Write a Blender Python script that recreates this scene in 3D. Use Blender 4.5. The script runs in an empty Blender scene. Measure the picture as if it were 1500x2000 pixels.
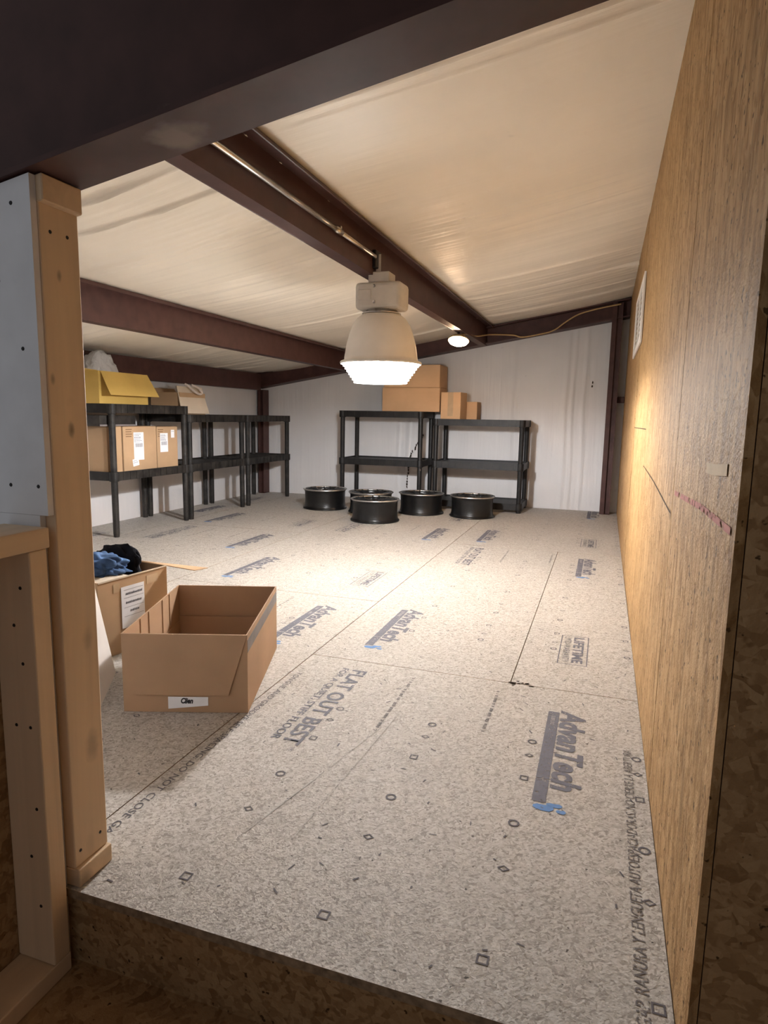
import bpy, bmesh, math, random
from mathutils import Vector, Matrix, noise
random.seed(7)
scene = bpy.context.scene
col = scene.collection

# ------------------------------------------------------------------ camera
cam_d = bpy.data.cameras.new('camera'); cam = bpy.data.objects.new('camera', cam_d); col.objects.link(cam)
RT = Vector((0.94701948, 0.32068543, 0.01774723)); DN = Vector((0.06348921, -0.13275154, -0.98911382)); FW = Vector((-0.31483842, 0.93783681, -0.14607836))
m = Matrix.Identity(4)
for i in range(3):
    m[i][0] = RT[i]; m[i][1] = -DN[i]; m[i][2] = -FW[i]
m.translation = Vector((0, 0, .93))
cam.matrix_world = m
cam_d.sensor_fit = 'VERTICAL'; cam_d.sensor_height = 36; cam_d.sensor_width = 27; cam_d.lens = 1266.25 / 2000 * 36
cam_d.clip_start = .02
scene.camera = cam

# ------------------------------------------------------------------ world, exposure
LENS_E, BULB_W, BACK_W, WORLD_S = 88.0, 300.0, 5.0, 0.110
w = bpy.data.worlds.new('world'); scene.world = w; w.use_nodes = True
w.node_tree.nodes['Background'].inputs[0].default_value = (.90, .94, 1.0, 1)
w.node_tree.nodes['Background'].inputs[1].default_value = WORLD_S
vs = scene.view_settings
vs.view_transform = 'Standard'; vs.look = 'None'; vs.gamma = 1; vs.use_curve_mapping = False
vs.exposure = 1.40

# ------------------------------------------------------------------ key dimensions (metres)
XR, XL, YF, YB = .163, -3.897, .897, 6.96
def zc(x): return 2.075 + .175 * x                       # underside of the roof slope
def zfl(x): return 1.3255 + .181 * (x + .92)             # bottom flange of the near rafter

# ------------------------------------------------------------------ material helpers
def nt(name, rough=.6, spec=.5, metal=0):
    m = bpy.data.materials.new(name); m.use_nodes = True
    b = m.node_tree.nodes['Principled BSDF']
    b.inputs['Roughness'].default_value = rough; b.inputs['Metallic'].default_value = metal
    b.inputs['Specular IOR Level'].default_value = spec
    return m, m.node_tree, b
def N(t, kind, **kw):
    n = t.nodes.new(kind)
    for k, v in kw.items():
        if k in n.inputs: n.inputs[k].default_value = v
        else: setattr(n, k, v)
    return n
def coords(t, scale=(1, 1, 1), rot=(0, 0, 0), loc=(0, 0, 0), kind='Object'):
    tc = N(t, 'ShaderNodeTexCoord'); mp = N(t, 'ShaderNodeMapping')
    t.links.new(tc.outputs[kind], mp.inputs[0])
    mp.inputs['Scale'].default_value = scale; mp.inputs['Rotation'].default_value = rot; mp.inputs['Location'].default_value = loc
    return mp.outputs[0]
def world_coords(t, scale=(1, 1, 1), rot=(0, 0, 0), loc=(0, 0, 0)):
    g = N(t, 'ShaderNodeNewGeometry'); mp = N(t, 'ShaderNodeMapping')
    t.links.new(g.outputs['Position'], mp.inputs[0])
    mp.inputs['Scale'].default_value = scale; mp.inputs['Rotation'].default_value = rot; mp.inputs['Location'].default_value = loc
    return mp.outputs[0]
def ramp(t, fac, stops):
    r = N(t, 'ShaderNodeValToRGB'); e = r.color_ramp.elements
    while len(e) < len(stops): e.new(.5)
    for el, (p, c) in zip(e, stops):
        el.position = p; el.color = (*c, 1) if len(c) == 3 else c
    t.links.new(fac, r.inputs[0]); return r.outputs[0]
def mix(t, fac, a, b, mode='MIX'):
    n = N(t, 'ShaderNodeMix', data_type='RGBA', blend_type=mode)
    for s, v in ((0, fac), (6, a), (7, b)):
        if hasattr(v, 'links'): t.links.new(v, n.inputs[s])
        else: n.inputs[s].default_value = v if s == 0 else (*v, 1)
    return n.outputs[2]
def math_n(t, op, a, b=0.0):
    n = N(t, 'ShaderNodeMath', operation=op)
    for i, v in enumerate((a, b)):
        if hasattr(v, 'links'): t.links.new(v, n.inputs[i])
        else: n.inputs[i].default_value = v
    return n.outputs[0]
def noise_n(t, vec, scale=5, detail=4, rough=.5, dist=0):
    n = N(t, 'ShaderNodeTexNoise'); n.inputs['Scale'].default_value = scale; n.inputs['Detail'].default_value = detail
    n.inputs['Roughness'].default_value = rough; n.inputs['Distortion'].default_value = dist
    t.links.new(vec, n.inputs['Vector']); return n.outputs['Fac']
def voro(t, vec, scale):
    n = N(t, 'ShaderNodeTexVoronoi'); n.inputs['Scale'].default_value = scale; t.links.new(vec, n.inputs['Vector'])
    s = N(t, 'ShaderNodeSeparateColor'); t.links.new(n.outputs['Color'], s.inputs[0]); return s.outputs[0], n.outputs['Distance']
def bump(t, b, h, strength=.3, dist=.01):
    n = N(t, 'ShaderNodeBump'); n.inputs['Strength'].default_value = strength; n.inputs['Distance'].default_value = dist
    t.links.new(h, n.inputs['Height']); t.links.new(n.outputs[0], b.inputs['Normal'])
def plain(name, c, rough=.5, spec=.5, metal=0, var=.12, scale=20, bmp=0):
    m, t, b = nt(name, rough, spec, metal)
    f = noise_n(t, world_coords(t), scale, 5)
    lo = tuple(max(0, x * (1 - var)) for x in c); hi = tuple(min(1, x * (1 + var)) for x in c)
    t.links.new(ramp(t, f, [(.3, lo), (.7, hi)]), b.inputs['Base Color'])
    if bmp: bump(t, b, f, bmp, .004)
    return m

# oriented strand board: flakes at several angles
def osb(name, tones, axes, flake=(95, 24), grain=None, dark=.0, rough=.6, coarse=1.0, bstr=.25, speck=.7, sel_scale=40, streak=None):
    m, t, b = nt(name, rough, .12)
    base = world_coords(t)
    nz = N(t, 'ShaderNodeTexNoise'); nz.inputs['Scale'].default_value = 14; t.links.new(base, nz.inputs['Vector'])
    ad = N(t, 'ShaderNodeMix', data_type='RGBA', blend_type='ADD'); ad.inputs[0].default_value = .035
    t.links.new(base, ad.inputs[6]); t.links.new(nz.outputs['Color'], ad.inputs[7])
    vals = []
    for k, a in enumerate(axes):
        mp = N(t, 'ShaderNodeMapping', vector_type='TEXTURE'); t.links.new(ad.outputs[2], mp.inputs[0])
        mp.inputs['Rotation'].default_value = a; mp.inputs['Location'].default_value = (k * 3.1, k * 1.7, k * 2.3)
        mp2 = N(t, 'ShaderNodeMapping'); t.links.new(mp.outputs[0], mp2.inputs[0])
        mp2.inputs['Scale'].default_value = (flake[0] * coarse, flake[1] * coarse, flake[0] * coarse) if grain is None else tuple(g * coarse for g in grain)
        v, d = voro(t, mp2.outputs[0], 1.0); vals.append(v)
    s = vals[0]
    for k, v in enumerate(vals[1:]):
        sel = noise_n(t, base, sel_scale * (1 + .3 * k), 1)
        mxn = N(t, 'ShaderNodeMix', data_type='FLOAT'); t.links.new(ramp(t, sel, [(.46, (0, 0, 0)), (.54, (1, 1, 1))]), mxn.inputs[0])
        t.links.new(s, mxn.inputs[2]); t.links.new(v, mxn.inputs[3]); s = mxn.outputs[0]
    s = math_n(t, 'ADD', math_n(t, 'MULTIPLY', s, .7), math_n(t, 'MULTIPLY', noise_n(t, base, 45, 4, .6), .3))
    c = ramp(t, s, [(.16, tones[0]), (.42, tones[1]), (.80, tones[2])])
    big = noise_n(t, base, 1.6, 3)
    c = mix(t, math_n(t, 'MULTIPLY', big, .35), c, tuple(x * .72 for x in tones[1]))
    if streak:
        st = noise_n(t, world_coords(t, streak), 1, 4, .6)
        c = mix(t, ramp(t, st, [(.34, (.55, .55, .55)), (.5, (0, 0, 0))]), c, tuple(x * .62 for x in tones[0]))
        c = mix(t, ramp(t, st, [(.54, (0, 0, 0)), (.70, (.6, .6, .6))]), c, tuple(min(1, x * 1.05) for x in tones[2]))
    sp = noise_n(t, base, 70, 2, .5)
    spk = ramp(t, sp, [(speck, (0, 0, 0)), (speck + .04, (1, 1, 1))])
    c = mix(t, spk, c, tuple(x * .35 for x in tones[0]))
    t.links.new(c, b.inputs['Base Color'])
    bump(t, b, math_n(t, 'ADD', s, noise_n(t, base, 160, 3)), bstr, .004)
    return m
R = math.radians
M = {}
M['floor'] = osb('osb_subfloor', [(.30, .27, .235), (.48, .447, .405), (.645, .62, .58)], [(0, 0, R(12)), (0, 0, R(74)), (0, 0, R(131))], flake=(230, 75), bstr=.35, sel_scale=70)
M['wall_osb'] = osb('osb_wall', [(.26, .138, .05), (.41, .242, .102), (.51, .33, .165)], [(0, 0, 0), (R(7), 0, 0), (R(-9), 0, 0)], grain=(60, 60, 9), bstr=.5, speck=.66, sel_scale=22, streak=(38, 38, 5))
M['landing_osb'] = osb('osb_landing', [(.26, .145, .062), (.40, .245, .118), (.51, .335, .175)], [(0, 0, R(20)), (R(30), 0, R(60)), (0, R(40), R(-40))], flake=(60, 14), bstr=.4)
M['osb_edge'] = plain('osb_cut_edge', (.34, .25, .165), .8, .2, var=.4, scale=60)
def pine(name, c, axis, knots=()):
    m, t, b = nt(name, .55, .3)
    sc = [7, 7, 7]; sc[axis] = .35
    v = world_coords(t, tuple(sc))
    f = noise_n(t, v, 3.0, 5, .55, .8)
    cc = ramp(t, f, [(.32, tuple(x * .90 for x in c)), (.55, c), (.75, tuple(min(1, x * 1.06) for x in c))])
    k = N(t, 'ShaderNodeTexVoronoi'); sk = [5, 5, 5]; sk[axis] = 2.4
    t.links.new(world_coords(t, tuple(sk), loc=(.3, .1, .37)), k.inputs['Vector']); k.inputs['Scale'].default_value = 1.0
    kn = ramp(t, k.outputs['Distance'], [(.05, (1, 1, 1)), (.13, (0, 0, 0))])
    cc = mix(t, math_n(t, 'MULTIPLY', kn, .7), cc, tuple(x * .35 for x in c))
    g = noise_n(t, world_coords(t), 7, 4)
    cc = mix(t, ramp(t, g, [(.66, (0, 0, 0)), (.78, (.5, .5, .5))]), cc, tuple(x * .6 for x in c))
    for (p, r, dark) in knots:
        vs_ = N(t, 'ShaderNodeVectorMath', operation='SUBTRACT'); g2 = N(t, 'ShaderNodeNewGeometry'); t.links.new(g2.outputs['Position'], vs_.inputs[0]); vs_.inputs[1].default_value = p
        vm = N(t, 'ShaderNodeVectorMath', operation='MULTIPLY'); t.links.new(vs_.outputs[0], vm.inputs[0]); vm.inputs[1].default_value = (.3, 1, .5)
        ln = N(t, 'ShaderNodeVectorMath', operation='LENGTH'); t.links.new(vm.outputs[0], ln.inputs[0])
        dk = math_n(t, 'ADD', ln.outputs['Value'], math_n(t, 'MULTIPLY', noise_n(t, world_coords(t), 60, 3), r * .8))
        cc = mix(t, ramp(t, dk, [(r * .7, (dark,) * 3), (r * 1.5, (0, 0, 0))]), cc, tuple(x * .22 for x in c))
    t.links.new(cc, b.inputs['Base Color']); bump(t, b, f, .15, .003)
    return m
M['pine_z'] = pine('pine_stud', (.80, .605, .41), 2, [((-.93, .945, 1.165), .004, .7), ((-.93, .955, .895), .008, .8), ((-.93, .918, .985), .004, .7), ((-.93, .965, .27), .018, .35), ((-.93, .968, .49), .012, .3)])
M['pine_y'] = pine('pine_rail', (.80, .605, .41), 1)
M['pine_x'] = pine('pine_plate', (.78, .59, .395), 0)
# red-oxide steel with a chalky scuff on the near flange
m_, t_, b_ = nt('red_oxide_steel', .5, .28)
f_ = noise_n(t_, world_coords(t_, (2, 2, 2)), 6, 5)
c_ = ramp(t_, f_, [(.3, (.062, .028, .024)), (.7, (.090, .041, .035))])
g_ = N(t_, 'ShaderNodeNewGeometry')
vd = N(t_, 'ShaderNodeVectorMath', operation='DISTANCE'); t_.links.new(g_.outputs['Position'], vd.inputs[0]); vd.inputs[1].default_value = (-.675, .95, 1.37)
dd = math_n(t_, 'ADD', vd.outputs['Value'], math_n(t_, 'MULTIPLY', noise_n(t_, world_coords(t_), 22, 4), .07))
c_ = mix(t_, ramp(t_, dd, [(.055, (.5, .5, .5)), (.085, (0, 0, 0))]), c_, (.36, .29, .25))
t_.links.new(c_, b_.inputs['Base Color']); M['steel'] = b_.id_data.original if False else m_
def vinyl(name, c, rough):
    m, t, b = nt(name, rough, .45)
    v = world_coords(t); f = noise_n(t, v, 2.2, 4)
    cc = ramp(t, f, [(.3, tuple(x * .93 for x in c)), (.7, c)])
    sp = noise_n(t, v, 9, 2); cc = mix(t, ramp(t, sp, [(.74, (0, 0, 0)), (.80, (.35, .35, .35))]), cc, tuple(x * .6 for x in c))
    t.links.new(cc, b.inputs['Base Color'])
    return m, t, b, v
m_, t_, b_, v_ = vinyl('vinyl_ceiling_facing', (.94, .865, .74), .46)
h_ = noise_n(t_, world_coords(t_, (1.0, 26, 1.0), (0, 0, R(4))), 1.6, 5, .6, .4)
bump(t_, b_, h_, .13, .02); M['ceiling'] = m_
m_, t_, b_, v_ = vinyl('vinyl_wall_facing', (.76, .745, .75), .42)
h_ = noise_n(t_, world_coords(t_, (14, 14, .7)), 1.3, 4, .55, .3)
bump(t_, b_, h_, .25, .02); M['wallvinyl'] = m_
M['drywall'] = plain('drywall', (.78, .78, .80), .85, .2, var=.05, scale=14)
def dusty(name, c, dust, amt, rough):
    m, t, b = nt(name, rough, .4)
    v = world_coords(t); f = noise_n(t, v, 11, 6, .65)
    t.links.new(ramp(t, f, [(.42, c), (.62 + .2 * (1 - amt), dust)]), b.inputs['Base Color'])
    bump(t, b, noise_n(t, v, 60, 3), .15, .003); return m
M['plastic'] = dusty('black_plastic', (.006, .0055, .006), (.016, .014, .0135), .7, .5)
M['plastic_dusty'] = dusty('dusty_black_plastic', (.008, .007, .0065), (.034, .029, .025), .7, .6)
def cardboard(name, c, rough=.75):
    m, t, b = nt(name, rough, .2)
    f = noise_n(t, world_coords(t, (3, 3, 60)), 1, 3); g = noise_n(t, world_coords(t), 4, 5)
    cc = ramp(t, g, [(.3, tuple(x * .88 for x in c)), (.7, tuple(min(1, x * 1.07) for x in c))])
    cc = mix(t, math_n(t, 'MULTIPLY', f, .25), cc, tuple(x * .82 for x in c))
    t.links.new(cc, b.inputs['Base Color']); bump(t, b, g, .12, .006); return m
M['card'] = cardboard('cardboard_tan', (.47, .31, .18)); M['card_red'] = cardboard('cardboard_brown', (.42, .27, .165))
M['card_yel'] = cardboard('cardboard_yellow', (.62, .42, .12)); M['card_pale'] = cardboard('cardboard_pale_liner', (.66, .56, .44))
M['card_orange'] = cardboard('cardboard_warm', (.66, .43, .25)); M['card_white'] = cardboard('cardboard_white_liner', (.70, .65, .60))
M['tape'] = plain('packing_tape', (.50, .36, .22), .25, .6, var=.06); M['tape_grey'] = plain('grey_band', (.17, .15, .145), .55, .4)
M['paper'] = plain('white_paper', (.82, .83, .86), .7, .3, var=.03); M['ink'] = plain('black_ink', (.02, .02, .025), .6, .3)
M['brown_ink'] = plain('brown_ink', (.20, .115, .06), .7, .2); M['grey_ink'] = plain('grey_ink', (.15, .15, .18), .7, .2)
def ink(name, c, wear, scale=120):
    m, t, b = nt(name, .7, .2)
    v = world_coords(t); f = noise_n(t, v, scale, 4, .6)
    t.links.new(mix(t, noise_n(t, v, 25, 2), c, tuple(x * 1.6 for x in c)), b.inputs['Base Color'])
    tr = N(t, 'ShaderNodeBsdfTransparent'); mx = N(t, 'ShaderNodeMixShader')
    t.links.new(ramp(t, f, [(wear, (1, 1, 1)), (wear + .08, (0, 0, 0))]), mx.inputs[0])
    t.links.new(tr.outputs[0], mx.inputs[1]); t.links.new(b.outputs[0], mx.inputs[2])
    t.links.new(mx.outputs[0], t.nodes['Material Output'].inputs[0]); return m
M['stamp'] = ink('stamped_ink', (.115, .115, .138), .575); M['stamp_blue'] = ink('blue_stamp_ink', (.10, .20, .40), .60)
M['stamp_faint'] = ink('faint_stamp_ink', (.125, .115, .115), .53); M['stamp_mark'] = ink('nail_mark_ink', (.095, .09, .10), .64)
M['stamp_pale'] = ink('pale_print', (.42, .40, .40), .55)
M['scratch'] = ink('pale_scratch', (.36, .345, .32), .52, 22); M['hole'] = plain('dark_chip', (.03, .02, .014), .9, .1)
M['chalk'] = ink('red_chalk', (.30, .10, .075), .50, 45); M['pencil'] = plain('pencil_line', (.05, .035, .025), .8, .1)
M['scrap'] = plain('pale_flake', (.50, .365, .215), .7, .2)
M['lampgrey'] = plain('lamp_grey_paint', (.66, .62, .56), .45, .5, var=.05); M['dome'] = plain('lamp_dome_enamel', (.90, .85, .78), .38, .5, var=.06, scale=6)
M['chrome'] = plain('bright_metal', (.75, .74, .72), .25, .5, 1, var=.06); M['conduit'] = plain('galvanised_conduit', (.62, .58, .52), .3, .5, 1, var=.1)
M['lip'] = plain('machined_rim_lip', (.90, .90, .90), .30, .5, 1, var=.06); M['wheel'] = plain('black_wheel_paint', (.0065, .0065, .007), .30, .4, var=.3, scale=9)
M['spoke'] = plain('dark_spoke_paint', (.05, .05, .052), .3, .5, .6, var=.2)
M['white_metal'] = plain('white_vent_enamel', (.80, .77, .72), .45, .5, var=.04)
M['nail'] = plain('nail_head', (.03, .028, .028), .5, .5, .6); M['cord'] = plain('yellow_cord_jacket', (.50, .34, .15), .5, .4)
M['denim'] = plain('blue_denim', (.055, .105, .215), .85, .2, var=.45, scale=18, bmp=.4); M['blackcloth'] = plain('black_cloth', (.012, .012, .016), .9, .2, var=.3, bmp=.3)
M['rag'] = plain('off_white_rag', (.60, .52, .47), .8, .2, bmp=.3)
m_, t_, b_ = nt('clear_plastic_bag', .25, .6); b_.inputs['Base Color'].default_value = (.78, .78, .80, 1); b_.inputs['Transmission Weight'].default_value = .35
bump(t_, b_, noise_n(t_, world_coords(t_), 26, 4, .6, .6), .6, .02); M['bag'] = m_
def glow(name, c, s, clear=0):
    m = bpy.data.materials.new(name); m.use_nodes = True; t = m.node_tree; t.nodes.clear()
    e = N(t, 'ShaderNodeEmission'); e.inputs[0].default_value = (*c, 1); e.inputs[1].default_value = s
    o = N(t, 'ShaderNodeOutputMaterial')
    if clear:
        tr = N(t, 'ShaderNodeBsdfTransparent'); mx = N(t, 'ShaderNodeMixShader'); mx.inputs[0].default_value = clear
        t.links.new(e.outputs[0], mx.inputs[1]); t.links.new(tr.outputs[0], mx.inputs[2]); t.links.new(mx.outputs[0], o.inputs[0])
    else: t.links.new(e.outputs[0], o.inputs[0])
    return m
M['lens'] = glow('glowing_refractor', (1.0, .97, .93), LENS_E, .6)
M['lens_floor'] = glow('glowing_refractor_bottom', (1.0, .97, .93), 4.0, .6)
M['backlens'] = glow('glowing_work_light', (1.0, .78, .55), 14, .5)

# ------------------------------------------------------------------ mesh helpers
def tag(o, label=None, cat=None, group=None, kind=None):
    if label: o['label'] = label
    if cat: o['category'] = cat
    if group: o['group'] = group
    if kind: o['kind'] = kind
    return o
def link(name, me, mat=None, parent=None, loc=None, rot=None, smooth=False):
    o = bpy.data.objects.new(name, me); col.objects.link(o)
    if mat is not None and me is not None:
        me.materials.clear()
        for q in (mat if isinstance(mat, (list, tuple)) else [mat]): me.materials.append(M[q])
    if parent is not None: o.parent = parent
    if loc is not None: o.location = loc
    if rot is not None: o.rotation_euler = rot
    if smooth and me is not None:
        for p in me.polygons: p.use_smooth = True
    return o
def thing(name, label, cat, loc=(0, 0, 0), rz=0, group=None):
    o = bpy.data.objects.new(name, None); col.objects.link(o); o.location = loc; o.rotation_euler = (0, 0, rz)
    o.empty_display_size = .1
    return tag(o, label, cat, group)
class MB:
    def __init__(s): s.v = []; s.f = []
    def box(s, a, b):
        (x0, y0, z0), (x1, y1, z1) = a, b; n = len(s.v)
        s.v += [(x0, y0, z0), (x1, y0, z0), (x1, y1, z0), (x0, y1, z0), (x0, y0, z1), (x1, y0, z1), (x1, y1, z1), (x0, y1, z1)]
        s.f += [tuple(n + i for i in q) for q in ((3, 2, 1, 0), (4, 5, 6, 7), (0, 1, 5, 4), (1, 2, 6, 5), (2, 3, 7, 6), (3, 0, 4, 7))]; return s
    def hexa(s, lo, hi):      # two quads, lower and upper
        n = len(s.v); s.v += [tuple(p) for p in lo] + [tuple(p) for p in hi]
        s.f += [tuple(n + i for i in q) for q in ((3, 2, 1, 0), (4, 5, 6, 7), (0, 1, 5, 4), (1, 2, 6, 5), (2, 3, 7, 6), (3, 0, 4, 7))]; return s
    def slab(s, q, t):        # thick quad, thickness along -normal
        q = [Vector(p) for p in q]; nn = (q[1] - q[0]).cross(q[3] - q[0]).normalized() * t
        return s.hexa([p - nn for p in q], q)
    def quad(s, q):
        n = len(s.v); s.v += [tuple(p) for p in q]; s.f.append(tuple(range(n, n + len(q)))); return s
    def prism(s, prof, a, b):  # profile of 2-tuples (u,w) -> extrude with functions a(u,w), b(u,w) giving end points
        n = len(s.v); k = len(prof)
        s.v += [a(*p) for p in prof] + [b(*p) for p in prof]
        s.f += [(n + i, n + (i + 1) % k, n + k + (i + 1) % k, n + k + i) for i in range(k)]
        s.f += [tuple(n + i for i in reversed(range(k))), tuple(n + k + i for i in range(k))]; return s
    def tube(s, pts, r, seg=10, cap=True):
        pts = [Vector(p) for p in pts]; n0 = len(s.v); up = Vector((0, 0, 1))
        for i, p in enumerate(pts):
            d = (pts[min(i + 1, len(pts) - 1)] - pts[max(i - 1, 0)]).normalized()
            u = up if abs(d.dot(up)) < .95 else Vector((1, 0, 0))
            a = d.cross(u).normalized(); b = d.cross(a).normalized()
            rr = r[i] if isinstance(r, (list, tuple)) else r
            for k in range(seg):
                t = 2 * math.pi * k / seg; s.v.append(tuple(p + a * math.cos(t) * rr + b * math.sin(t) * rr))
        for i in range(len(pts) - 1):
            for k in range(seg):
                k2 = (k + 1) % seg; s.f.append((n0 + i * seg + k, n0 + i * seg + k2, n0 + (i + 1) * seg + k2, n0 + (i + 1) * seg + k))
        if cap:
            s.f.append(tuple(n0 + k for k in reversed(range(seg)))); e = n0 + (len(pts) - 1) * seg; s.f.append(tuple(e + k for k in range(seg)))
        return s
    def lathe(s, prof, seg=32, closed=False, c=(0, 0, 0)):
        n0 = len(s.v)
        for r, z in prof:
            for k in range(seg):
                t = 2 * math.pi * k / seg; s.v.append((c[0] + r * math.cos(t), c[1] + r * math.sin(t), c[2] + z))
        m = len(prof)
        for i in range(m if closed else m - 1):
            for k in range(seg):
                k2 = (k + 1) % seg; j = (i + 1) % m
                s.f.append((n0 + i * seg + k, n0 + i * seg + k2, n0 + j * seg + k2, n0 + j * seg + k))
        return s
    def mesh(s, name, bev=0, seg=1):
        me = bpy.data.meshes.new(name); me.from_pydata(s.v, [], s.f); me.update()
        bm = bmesh.new(); bm.from_mesh(me); bmesh.ops.recalc_face_normals(bm, faces=bm.faces)
        if bev: bmesh.ops.bevel(bm, geom=list(bm.edges), offset=bev, segments=seg, affect='EDGES', profile=.5)
        bm.to_mesh(me); bm.free(); return me
    def build(s, name, mat, parent=None, bev=0, seg=1, smooth=False, loc=None, rot=None):
        return link(name, s.mesh(name, bev, seg), mat, parent, loc, rot, smooth)
def text_mesh(body, W, H, shear=0, fat=0.0):
    cu = bpy.data.curves.new('lettering', 'FONT'); cu.body = body; cu.shear = shear; cu.offset = fat; cu.resolution_u = 3
    o = bpy.data.objects.new('lettering', cu); me = bpy.data.meshes.new_from_object(o)
    xs = [v.co.x for v in me.vertices]; ys = [v.co.y for v in me.vertices]
    x0, x1, y0, y1 = min(xs), max(xs), min(ys), max(ys)
    for v in me.vertices: v.co.x = (v.co.x - x0) / (x1 - x0) * W; v.co.y = (v.co.y - y0) / (y1 - y0) * H; v.co.z = 0
    bpy.data.objects.remove(o); bpy.data.curves.remove(cu); me.name = 'lettering'; return me
def copy_tree(o, parent=None):
    c = o.copy(); col.objects.link(c); c.parent = parent
    for ch in list(o.children): copy_tree(ch, c)
    return c

# ================================================================== THE SETTING
# ---- floor: joist slab with sheets of subfloor on it
FT = .018
fl = MB().box((XL - .1, YF + .03, -.155), (XR + .001, YB + .1, -FT - .0005)).build('floor', 'osb_edge')
tag(fl, 'loft floor of pale printed strand board sheets on a raised deck', 'floor', kind='structure')
def ring(mb, kind, x, y, r, wd):
    n = {'o': 12, 'd': 4, 's': 4}[kind]; a0 = {'o': 0, 'd': 0, 's': math.pi / 4}[kind]; sx = 1.0 if kind != 'd' else .75
    o_, i_ = [], []
    for k in range(n):
        t = a0 + 2 * math.pi * k / n; o_.append((x + r * math.cos(t), y + sx * r * math.sin(t), 0)); i_.append((x + (r - wd) * math.cos(t), y + sx * (r - wd) * math.sin(t), 0))
    for k in range(n):
        j = (k + 1) % n; mb.quad([o_[k], o_[j], i_[j], i_[k]])
EPS = .0009
MESHC = {}
def cached(key, fn):
    if key not in MESHC: MESHC[key] = fn()
    return MESHC[key]
def stamp(panel, me, mat, x, y, rz=-math.pi / 2, name='stamped_lettering'):
    return link(name, me, mat, panel, (x, y, EPS), (0, 0, rz))
def advan(panel, x, y):            # x: outer edge of the bar, y: far end of the word
    stamp(panel, cached('adv', lambda: text_mesh('AdvanTech', .475, .078, .18, .035)), 'stamp', x + .037, y + .02)
    def bar():
        mb = MB(); mb.quad([(0, 0, 0), (.412, 0, 0), (.412, .034, 0), (0, .034, 0)]); mb.quad([(.416, 0, 0), (.523, 0, 0), (.523, .034, 0), (.416, .034, 0)]); return mb.mesh('bar')
    stamp(panel, cached('advbar', bar), 'stamp', x, y, name='stamped_bar')
    def sw():
        mb = MB()
        for cx, cy, a, b in ((.028, .030, .014, .026), (.012, .055, .009, .020), (.034, .072, .008, .012)):
            mb.quad([(cx + a * math.cos(t * .628) * (1 + .25 * math.sin(t * 2.1)), cy + b * math.sin(t * .628), 0) for t in range(10)])
        return mb.mesh('swoosh')
    stamp(panel, cached('advsw', sw), 'stamp_blue', x, y - .515, name='stamped_blue_mark')
    stamp(panel, cached('advsm', lambda: text_mesh('SUBFLOORING', .10, .012, 0, .0)), 'scratch', x + .011, y - .03, name='stamped_small_lettering').location.z = EPS * 1.6
def flat(panel, x, y):
    stamp(panel, cached('fl1', lambda: text_mesh('FLAT OUT BEST', .575, .058, 0, .02)), 'stamp', x + .045, y)
    stamp(panel, cached('fl2', lambda: text_mesh('FOR A QUIET, STIFF FLOOR', .565, .031, 0, .015)), 'stamp', x, y + .003)
    stamp(panel, cached('fl3', lambda: text_mesh('TM', .02, .014, 0, .0)), 'stamp', x + .085, y - .585)
def lifetime(panel, x, y):
    stamp(panel, cached('lf1', lambda: text_mesh('LIFETIME', .31, .042, 0, .03)), 'stamp', x + .052, y - .018)
    stamp(panel, cached('lf2', lambda: text_mesh('LMTD WARRANTY', .31, .027, 0, .0)), 'stamp', x + .015, y - .018)
    def fr():
        mb = MB(); W, H, d = .35, .112, .004
        for a, b in (((0, 0), (W, d)), ((0, H - d), (W, H)), ((0, d), (d, H - d)), ((W - d, d), (W, H - d))):
            mb.quad([(a[0], a[1], 0), (b[0], a[1], 0), (b[0], b[1], 0), (a[0], b[1], 0)])
        return mb.mesh('frame')
    stamp(panel, cached('lfr', fr), 'stamp', x, y, name='stamped_frame')
def smallprint(panel, x, y, L):
    def f():
        mb = MB(); p = 0; rr = random.Random(3)
        while p < L:
            d = rr.uniform(.004, .012); mb.quad([(p, 0, 0), (p + d, 0, 0), (p + d, .010, 0), (p, .010, 0)]); p += d + rr.choice((.002, .003, .012))
        return mb.mesh('small_print')
    stamp(panel, cached('sp%.2f' % L, f), 'stamp_faint', x, y, name='stamped_small_print')
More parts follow.
